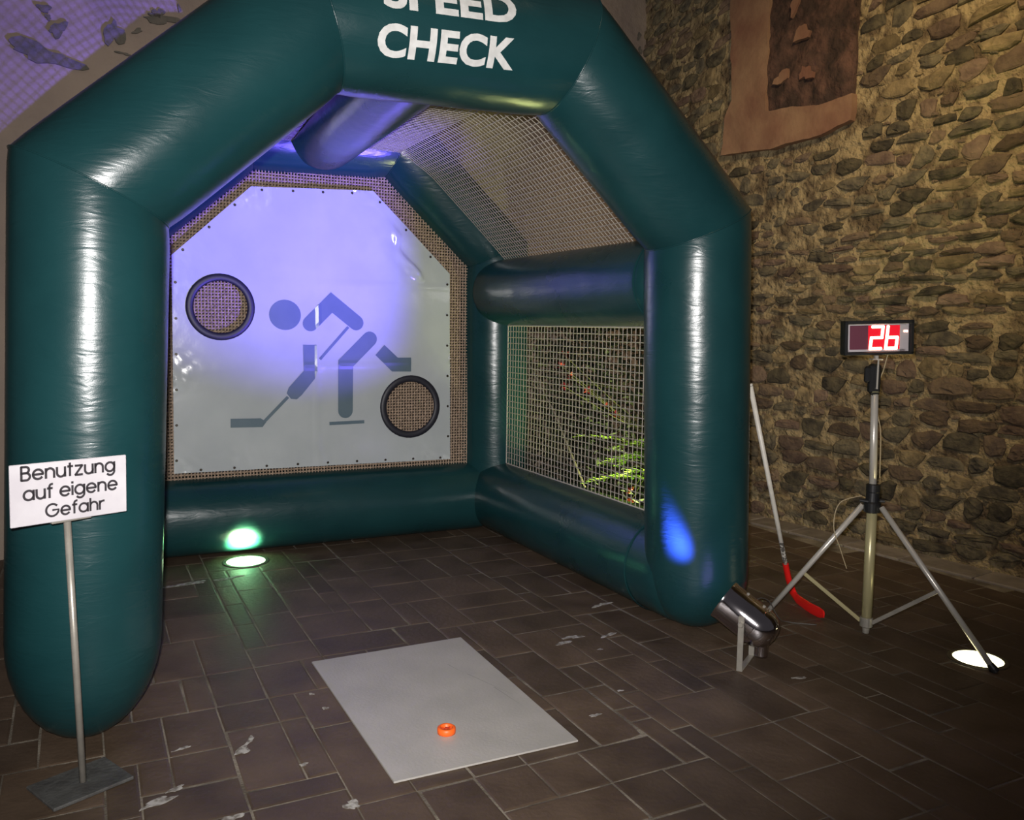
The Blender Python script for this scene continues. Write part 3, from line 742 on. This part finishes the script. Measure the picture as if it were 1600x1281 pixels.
# ------------------------------------------------------------------ board and puck
bd = empty('shooting_board', (-0.16, -0.275, 0), 'pale grey thin rectangular board lying on the paving', 'board')
mb = MB().poly([(-0.540, 0.313), (-0.532, -0.864), (0.208, -0.876), (0.224, 0.318)], (0, 0, 0.003), (1, 0, 0), (0, 1, 0), 0.007)
mb.build('sheet', board_mat, bd)
for (a, b) in (((0.07, -0.12), (0.16, -0.40)), ((0.03, 0.02), (0.06, -0.10)), ((0.12, -0.30), (0.15, -0.52))):
    d = (V(b) - V(a)).normalized(); n_ = V((-d.y, d.x)) * .0015
    MB().poly([V(a) - n_, V(b) - n_ * .3, V(b) + n_ * .3, V(a) + n_], (0, 0, 0.0101), (1, 0, 0), (0, 1, 0), 0.0003).build('scuff', scuff_mat, bd)
pk = empty('street_hockey_puck', (-0.232, -0.612, 0.0101), 'small orange puck with a hollow centre lying on the pale board', 'puck')
MB().lathe([(.030, 0), (.0355, .003), (.0365, .013), (.0355, .024), (.031, .027), (.024, .027), (.022, .024), (.021, .009), (.0, .009)], pk.location, (0, 0, 1), 36).build('rim', orange, pk, True)
mb = MB().lathe([(.008, .009), (.008, .022), (.006, .0235), (.0, .0235)], pk.location, (0, 0, 1), 16)
for k in range(3): mb.box(pk.location + V((math.cos(k * 2.094 + .4) * .0135, math.sin(k * 2.094 + .4) * .0135, .015)), (.016, .004, .012), Matrix.Rotation(k * 2.094 + .4, 3, 'Z'))
mb.build('spokes', orange_in, pk)

# ------------------------------------------------------------------ floorball stick leaning against the right leg
st = empty('floorball_stick', (2.26, 0.08, 0), 'floorball stick with white shaft and red blade leaning by the right leg', 'hockey stick')
top = V((1.748, -0.050, 1.296)); heel = V((2.268, 0.100, 0.035))
d = (top - heel).normalized()
jn = heel + d * .17
MB().tube([jn, jn + d * .35, top], [.0125, .013, .0135], 16).build('shaft', shaft_mat, st, True)
MB().tube([top, top + d * .012], [.0150, .013], 16).build('end_cap', shaft_mat, st, True)
# print on the shaft just above the blade
MB().tube([jn + d * .06, jn + d * .20], .0131, 16, False).build('shaft_print', mat('grey_marks', (0.55, 0.52, 0.46), 0.5, 0, (0.10, 0.09, 0.08), 60, ramp=(.45, .5)), st, True)
# blade: a curved plate with ribs, bending from the shaft into the lying foot
ctr = [jn + d * .045, jn, jn - d * .06, heel + V((0.0, -.012, .012)), V((2.245, .03, .028)), V((2.215, -.05, .026)), V((2.185, -.14, .028)), V((2.168, -.215, .033)), V((2.158, -.255, .038))]
mb = MB(); hs = [.018, .019, .021, .026, .030, .032, .032, .030, .020]; ts = [.016, .016, .013, .010, .007, .006, .006, .006, .005]
P_ = []
for i, p in enumerate(ctr):
    a = ctr[max(i - 1, 0)]; b = ctr[min(i + 1, len(ctr) - 1)]; dd = (b - a).normalized()
    upv = V((0, 0, 1)) if i > 3 else (V((0.05, -1, .35)) if i < 3 else V((0, -.6, .8)))
    y_ = (upv - dd * upv.dot(dd)).normalized(); x_ = dd.cross(y_)
    P_.append([p + x_ * ts[i] * math.cos(t) + y_ * hs[i] * math.sin(t) for t in [2 * PI * k / 16 for k in range(16)]])
vs = [v for R_ in P_ for v in R_]; fs = [(i * 16 + k, i * 16 + (k + 1) % 16, (i + 1) * 16 + (k + 1) % 16, (i + 1) * 16 + k) for i in range(len(P_) - 1) for k in range(16)]
fs += [tuple(range(16))[::-1], tuple(range(len(vs) - 16, len(vs)))]
auto(mb.add(vs, fs).build('blade', red_pl, st), 60)

# ------------------------------------------------------------------ tripod and its display
C = V((2.127, -0.565, 0)); tp = empty('tripod_stand', C, 'tall silver tripod stand with braced legs carrying the red number display', 'tripod')
hub = V((2.124, -0.564, 0.735)); mtop = V((2.103, -0.553, 1.40))
MB().tube([C + V((0, 0, .075)), hub], .026, 20).build('centre_column', alu_warm, tp, True)
MB().tube([hub, V((2.106, -0.5545, 1.33))], .0185, 20).build('mast', alu, tp, True)
MB().lathe([(.03, -.06), (.040, -.055), (.042, -.01), (.034, 0), (.032, .045), (.034, .05), (.034, .085), (.020, .09)], hub, (0, 0, 1), 24).build('hub', black_pl, tp)
MB().tube([hub + V((-.03, .0, .0)), hub + V((-.060, .03, .005))], .009, 10).build('lock_knob', black_pl, tp); MB().tube([hub + V((.03, 0, .0)), hub + V((.055, -.03, .0))], .009, 10).build('lock_knob', black_pl, tp)
feet = [V((1.862, -0.095, 0.012)), V((2.35, -1.118, 0.012)), V((2.60, -0.165, 0.012))]
low = C + V((0, 0, .10))
for i, f in enumerate(feet):
    hd = (V((f.x, f.y, 0)) - V((hub.x, hub.y, 0))).normalized(); a = hub + hd * .045 + V((0, 0, -.025))
    lg = MB().tube([a, f], .0145, 16).build('leg', alu if i != 0 else alu, tp, True)
    MB().lathe([(.0, -.012), (.020, -.012), (.021, .004), (.016, .03), (.0, .034)], f, (a - f), 14).build('rubber_foot', black_pl, lg)
    fr = .42 if i == 0 else (.47 if i == 1 else .45)
    j = f.lerp(a, fr)
    e = low + hd * .028
    dv = (j - e); L_ = dv.length; dv.normalize(); y_ = hd.cross(V((0, 0, 1))); x_ = y_.cross(dv)
    MB().box((j + e) / 2, (.020, .008, L_), Matrix((x_, y_, dv)).transposed(), .002).build('brace', alu_warm if i == 0 else steel, tp)
MB().lathe([(.0, -.03), (.018, -.03), (.032, -.022), (.033, .022), (.027, .026)], low, (0, 0, 1), 20).build('collar', steel, tp)
MB().lathe([(.0, -.02), (.016, -.02), (.018, 0), (.018, .02)], C + V((0, 0, .062)), (0, 0, 1), 16).build('column_tip', steel, tp)
vd = V((0.445, 0.89, 0)).normalized(); vr = V((0.895, -0.446, 0)).normalized(); DR = Matrix((vr, vd, V((0, 0, 1)))).transposed()
kk = V((2.105, -0.554, 1.36))
mb = MB().box(kk + V((0, 0, .0)) + vr * -.004, (.055, .05, .15), DR, .012); mb.box(kk + V((0, 0, .02)) + vr * -.036, (.035, .035, .085), DR, .010); mb.box(kk + V((0, 0, -.065)), (.040, .04, .04), DR, .008)
mb.build('clamp', black_pl, tp)
mb = MB().tube([kk - vd * .029 + V((0, 0, -.05)), kk - vd * .029 + V((0, 0, .10))], .0045, 8); mb.box(kk + V((0, 0, .098)), (.052, .05, .006), DR, .001); mb.box(kk + V((0, 0, .107)), (.016, .02, .02), DR, .001)
mb.build('mount_plate', alu, tp)
DC = V((2.108, -0.556, 1.566)); dl = empty('number_display', (2.108, -0.556, 1.476), 'black framed display on the tripod showing 26 in glowing red digits', 'display')
tiltm = Matrix.Rotation(0.035, 3, vd * -1); D3 = tiltm @ DR
def dpt(x, z, y=0): return DC + D3 @ V((x, y, z))
# body with an open frame
W_, H_ = .345, .172
dlb = MB().box(dpt(0, 0, .022), (W_, .05, H_), D3, .004).build('housing', black_pl, dl)
mb = MB()
for (x, z, sx2, sz2) in ((0, H_ / 2 - .009, W_, .018), (0, -H_ / 2 + .007, W_, .014), (-W_ / 2 + .008, 0, .016, H_), (W_ / 2 - .008, 0, .016, H_)):
    mb.box(dpt(x, z, -.010), (sx2, .018, sz2), D3, .002)
mb.build('frame', black_pl, dl)
mb = MB()
for (x, z, sx2, sz2) in ((-.150, 0, .011, .138), (.128, .0, .044, .138), (-.01, .0655, .29, .007), (-.01, -.0635, .29, .011)):
    mb.box(dpt(x, z, -.0045), (sx2, .003, sz2), D3)
mb.build('inlay', inlay, dl)
MB().box(dpt(-.098, .0, -.0035), (.092, .003, .122), D3).build('dim_screen', led_dim, dl)
MB().box(dpt(.027, .0, -.0035), (.158, .003, .122), D3).build('lit_screen', led_lit, dl)
def digit(cx, segs):
    w_, h_, t_ = .052, .054, .014; sl = .10; mb = MB()
    S_ = {'a': ((-w_ / 2, h_), (w_ / 2, h_)), 'g': ((-w_ / 2, 0), (w_ / 2, 0)), 'd': ((-w_ / 2, -h_), (w_ / 2, -h_)), 'f': ((-w_ / 2, 0), (-w_ / 2, h_)), 'b': ((w_ / 2, 0), (w_ / 2, h_)), 'e': ((-w_ / 2, -h_), (-w_ / 2, 0)), 'c': ((w_ / 2, -h_), (w_ / 2, 0))}
    for s_ in segs:
        a, b = V(S_[s_][0]), V(S_[s_][1]); a.x += a.y * sl; b.x += b.y * sl; dd = (b - a).normalized(); n_ = V((-dd.y, dd.x)) * t_ / 2; a -= dd * .004; b += dd * .004
        pts = [a - dd * .003, a + n_ , b + n_, b + dd * .003, b - n_, a - n_]
        mb.poly([(p.x + cx, p.y) for p in pts][::1], dpt(0, 0, -.0065), D3 @ V((1, 0, 0)), D3 @ V((0, 0, 1)), .002)
    mb.build('digit', led_mat, dl)
digit(-.010, 'abged'); digit(.067, 'fgedc')
MB().box(dpt(.135, .030, -.0065), (.020, .003, .009), D3).build('indicator', led_mat, dl)
def cable(name, pts, r, m, label, n=6):
    P_ = [V(p) for p in pts]; out = []
    for i in range(len(P_) - 1):
        p0 = P_[max(i - 1, 0)]; p1 = P_[i]; p2 = P_[i + 1]; p3 = P_[min(i + 2, len(P_) - 1)]
        for k in range(8):
            t = k / 8; out.append(.5 * ((2 * p1) + (p2 - p0) * t + (2 * p0 - 5 * p1 + 4 * p2 - p3) * t * t + (3 * p1 - p0 - 3 * p2 + p3) * t ** 3))
    out.append(P_[-1]); o = MB().tube(out, r, n).build(name, m, None, True, origin=P_[0]); return tag(o, label, 'cable')
cable('cable', [dpt(.055, -.085, .01), dpt(.040, -.16, .02), dpt(.018, -.25, .03), kk + vr * .022 + V((0, 0, -.17)), hub + vr * .022 + V((0, 0, .35)), hub + vr * .030 + V((0, 0, .12))], .0028, cable_mat, 'thin pale cable hanging from the display beside the mast')
cable('cable', [hub + V((-.02, .05, .02)), hub + V((-.12, .10, -.02)), hub + V((-.155, .10, -.14)), hub + V((-.12, .08, -.26)), hub + V((-.09, .06, -.36))], .0028, cable_mat, 'thin loose cable end looping down from the tripod hub')

# ------------------------------------------------------------------ chrome spotlight on the ground
AX = V((-.47, .70, .52)).normalized(); CC = V((1.340, -.545, .228)); sp = empty('chrome_spotlight', (1.340, -.545, 0), 'polished chrome can spotlight on the ground before the right leg', 'spotlight')
R_ = .098
can = MB().lathe([(R_ * .98, .135), (R_ * 1.03, .138), (R_ * 1.03, .125), (R_, .12), (R_, .0), (R_, -.06), (R_ * .97, -.085), (R_ * .86, -.115), (R_ * .66, -.138), (R_ * .40, -.150), (0, -.155)], CC, AX, 40).build('can', chrome, sp)
auto(can, 35)
MB().lathe([(R_ * .98, .135), (R_ * .94, .12), (R_ * .90, .06), (R_ * .55, -.02)], CC, AX, 40).build('reflector', alu, can, True)
MB().lathe([(R_ * .92, .098), (R_ * .5, .100), (0, .101)], CC, AX, 32).build('gel', lens_b, can)
dn = V((0.0, 0, -1))
MB().lathe([(.0, .128), (.030, .128), (.032, .12), (.032, .07), (.04, .06)], CC - AX * .085, dn, 20).build('socket_housing', chrome, can, True)
MB().lathe([(R_ * 1.012, .004), (R_ * 1.02, 0), (R_ * 1.012, -.004)], CC - AX * .055, AX, 40).build('joint_ring', chrome, can, True)
hx = V((AX.y, -AX.x, 0)).normalized()         # horizontal, across the can
for s_ in (-1, 1):
    o_ = CC + hx * s_ * (R_ + .014); yr = Matrix((hx, hx.cross(V((0, 0, 1))) * -1, V((0, 0, 1)))).transposed()
    MB().box((o_.x, o_.y, .135), (.005, .028, .262), yr, .002).build('yoke_arm', steel, sp)
    MB().lathe([(0, .016), (.010, .016), (.014, .010), (.014, 0)], o_, hx * s_, 12).build('pivot_knob', steel, sp)
MB().box((CC.x, CC.y, .0045), (R_ * 2 + .034, .028, .005), yr, .002).build('yoke_foot', steel, sp)
for (a, s_) in ((.06, 1), (-.03, .8)):
    q = CC + AX * a + (V((0, 0, 1)) - AX * AX.z).normalized() * R_; MB().lathe([(0, .007), (.006, .007), (.008, .0)], q, (q - CC - AX * a), 8).build('screw', steel, can)
lamp('spotlight_beam', 'SPOT', CC + AX * .142, 2100, (0.17, 0.115, 1.0), 0.03, CC + V((-.47, .883, .68)) * 2, 44, 1.0)
cable('cable', [CC - AX * .11 + V((.03, .05, -.03)), V((1.50, -.40, .12)), V((1.62, -.30, .20)), V((1.75, -.25, .17)), V((1.86, -.22, .05)), V((1.95, -.2, .006)), V((2.06, -.3, .006))], .0035, cable_dark, 'dark cable arching from the chrome spotlight to the ground')

# ------------------------------------------------------------------ lights sunk in the paving
def ground_light(loc, r, lens, label):
    g = empty('ground_light', loc, label, 'ground light', 'round floodlights sunk in the paving')
    MB().lathe([(r * 1.22, .0005), (r * 1.22, .005), (r * 1.16, .0075), (r * 1.02, .0075), (r, .004)], loc, (0, 0, 1), 40).build('ring', rim_mat, g)
    MB().lathe([(r, .0045), (r * .6, .0065), (0, .007)], loc, (0, 0, 1), 40).build('lens', lens, g, True); return g
ground_light(V((2.425, -0.985, 0)), .112, lens_y, 'glowing pale yellow round light in the paving under the tripod foot')
ground_light(V((-0.53, 2.215, 0)), .125, lens_g, 'glowing green white round light in the paving before the back tube')
ground_light(V((2.0, 1.64, 0)), .11, lens_y, 'glowing round light in the paving beneath the green shrub')
lamp('ground_glow', 'SPOT', (2.425, -0.985, .02), 60, (1.0, 0.86, 0.40), .07, (3.2, -0.2, 2.8), 90, 1.0)
lamp('ground_glow_green', 'SPOT', (-0.53, 2.215, .03), 620, (0.68, 1.0, 0.42), .05, (-0.53, 3.2, 0.75), 76, 1.0)
lamp('ground_glow_shrub', 'SPOT', (2.0, 1.64, .03), 210, (0.86, 0.95, 0.32), .06, (1.98, 1.60, 1.9), 120, 1.0)

# ------------------------------------------------------------------ shrub seen through the side net
sh = empty('leafy_shrub', (2.35, 1.62, 0), 'feathery green shrub with red blossoms behind the side net', 'shrub')
rp = random.Random(21)
def branch(p0, p1, nl, ll, mb_leaf, mb_stem, droop=.05):
    p0 = V(p0); p1 = V(p1); pts = []
    for k in range(9):
        f = k / 8; p = p0.lerp(p1, f); p.z += droop * 4 * f * (1 - f) - droop * .5 * f * f; pts.append(p)
    mb_stem.tube(pts, [.005 - .0035 * k / 8 for k in range(9)], 5)
    for i in range(nl):
        f = .12 + .88 * i / nl; k = min(7, int(f * 8)); a = pts[k]; b = pts[k + 1]; p = a.lerp(b, f * 8 - k); d = (b - a).normalized()
        for s_ in (-1, 1):
            side = d.cross(V((0, 0, 1))).normalized() * s_; dr = (side * .9 + d * .75 + V((0, 0, rp.uniform(-.25, .35)))).normalized(); L_ = ll * (1 - .55 * f) * rp.uniform(.8, 1.1)
            # each leaflet twig carries short narrow leaves
            wv = dr.cross(V((0, 0, 1))).normalized() * L_ * .13; t_ = p + dr * L_; m_ = p + dr * L_ * .5 + V((0, 0, .004))
            mb_leaf.add([p, m_ + wv, t_, m_ - wv], [(0, 1, 2, 3)])
            for q in (.3, .5, .7):
                pp = p + dr * L_ * q
                for u_ in (-1, 1):
                    d3 = (dr * .8 + dr.cross(V((0, 0, 1))).normalized() * u_ + V((0, 0, rp.uniform(-.3, .3)))).normalized(); l3 = L_ * .38 * (1.1 - q); w3 = d3.cross(V((0, 0, 1))).normalized() * l3 * .16
                    mb_leaf.add([pp, pp + d3 * l3 * .5 + w3, pp + d3 * l3, pp + d3 * l3 * .5 - w3], [(0, 1, 2, 3)])
stem = MB(); leaf = MB(); leafd = MB()
root = V((2.50, 1.70, 0))
stem.tube([root, root + V((-.03, -.02, .35)), root + V((-.08, -.05, .7)), root + V((-.05, -.05, 1.15))], [.016, .013, .009, .004], 8)
for (z0, e) in ((.42, (1.72, 1.60, .50)), (.45, (1.95, 1.45, .56)), (.50, (2.18, 1.30, .60)), (.62, (1.70, 1.72, .83)), (.66, (1.90, 1.52, .74)), (.66, (2.02, 1.40, .80)), (.70, (2.20, 1.30, .92)), (.74, (2.12, 1.25, .72)), (.58, (1.84, 1.56, .64)), (.62, (2.0, 1.62, .60))):
    branch(root + V((-.05, -.04, z0)), e, 17, .115, leaf, stem)
for (z0, e) in ((.85, (2.1, 1.5, 1.35)), (1.0, (2.3, 1.4, 1.5)), (1.1, (2.6, 1.7, 1.65)), (.9, (2.2, 1.9, 1.30)), (.8, (2.9, 1.6, 1.1)), (.5, (2.9, 1.9, .8)), (.3, (2.2, 1.9, .4)), (.95, (1.85, 1.8, 1.2))):
    branch(root + V((-.05, -.04, z0)), e, 14, .13, leafd, stem)
for (x, y, z) in ((1.78, 2.05, 1.30), (1.84, 2.0, 1.22), (1.80, 2.04, 1.38), (2.0, 1.62, .96), (1.92, 1.64, 1.02), (2.1, 1.55, .40), (2.06, 1.5, .33), (1.92, 1.9, 1.12), (1.82, 2.06, 1.14)):
    mb = MB()
    for k in range(9):
        t = rp.uniform(0, 6.28); e = rp.uniform(-.5, 1.2); dd = V((math.cos(t) * math.cos(e), math.sin(t) * math.cos(e), math.sin(e))); q = V((x, y, z)) + dd * .012; a_ = dd.cross(V((0, 0, 1))).normalized() * .014
        mb.add([q, q + dd * .014 + a_, q + dd * .034, q + dd * .014 - a_], [(0, 1, 2, 3)])
    stem.tube([V((x, y, z)), V((x, y, z)).lerp(root + V((-.05, -.05, .8)), .5) + V((0, 0, -.05)), root + V((-.06, -.04, .75))], .003, 5)
    mb.build('blossom', petal, sh)
for _ in range(9000):       # dense near-black leaves added to darken the backdrop behind the net
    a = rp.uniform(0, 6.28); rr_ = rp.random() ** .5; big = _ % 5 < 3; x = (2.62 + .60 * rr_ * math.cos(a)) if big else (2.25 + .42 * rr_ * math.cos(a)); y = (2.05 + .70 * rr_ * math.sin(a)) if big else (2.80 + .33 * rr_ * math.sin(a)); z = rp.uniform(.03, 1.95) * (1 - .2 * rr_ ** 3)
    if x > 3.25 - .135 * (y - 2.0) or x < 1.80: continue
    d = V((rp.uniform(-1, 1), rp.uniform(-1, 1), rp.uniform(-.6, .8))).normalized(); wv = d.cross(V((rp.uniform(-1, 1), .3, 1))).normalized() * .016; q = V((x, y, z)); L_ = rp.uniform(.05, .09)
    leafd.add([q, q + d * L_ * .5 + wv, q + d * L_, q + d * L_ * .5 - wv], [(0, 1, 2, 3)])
leaf.build('foliage', leaf_mat, sh); tag(leafd.build('foliage', leaf_shade, sh), 'dense near-black foliage added to darken the backdrop'); stem.build('stems', stem_mat, sh)
gr = MB().tube([(1.60, 2.62, 1.62), (1.75, 2.1, .95), (1.92, 1.55, 0.02)], .006, 8).build('guy_rope', mat('grey_rope', (.18, .155, .13), .8), None, True, origin=(1.92, 1.55, 0.02))
tag(gr, 'thin grey rope slanting to the ground behind the side net', 'rope')
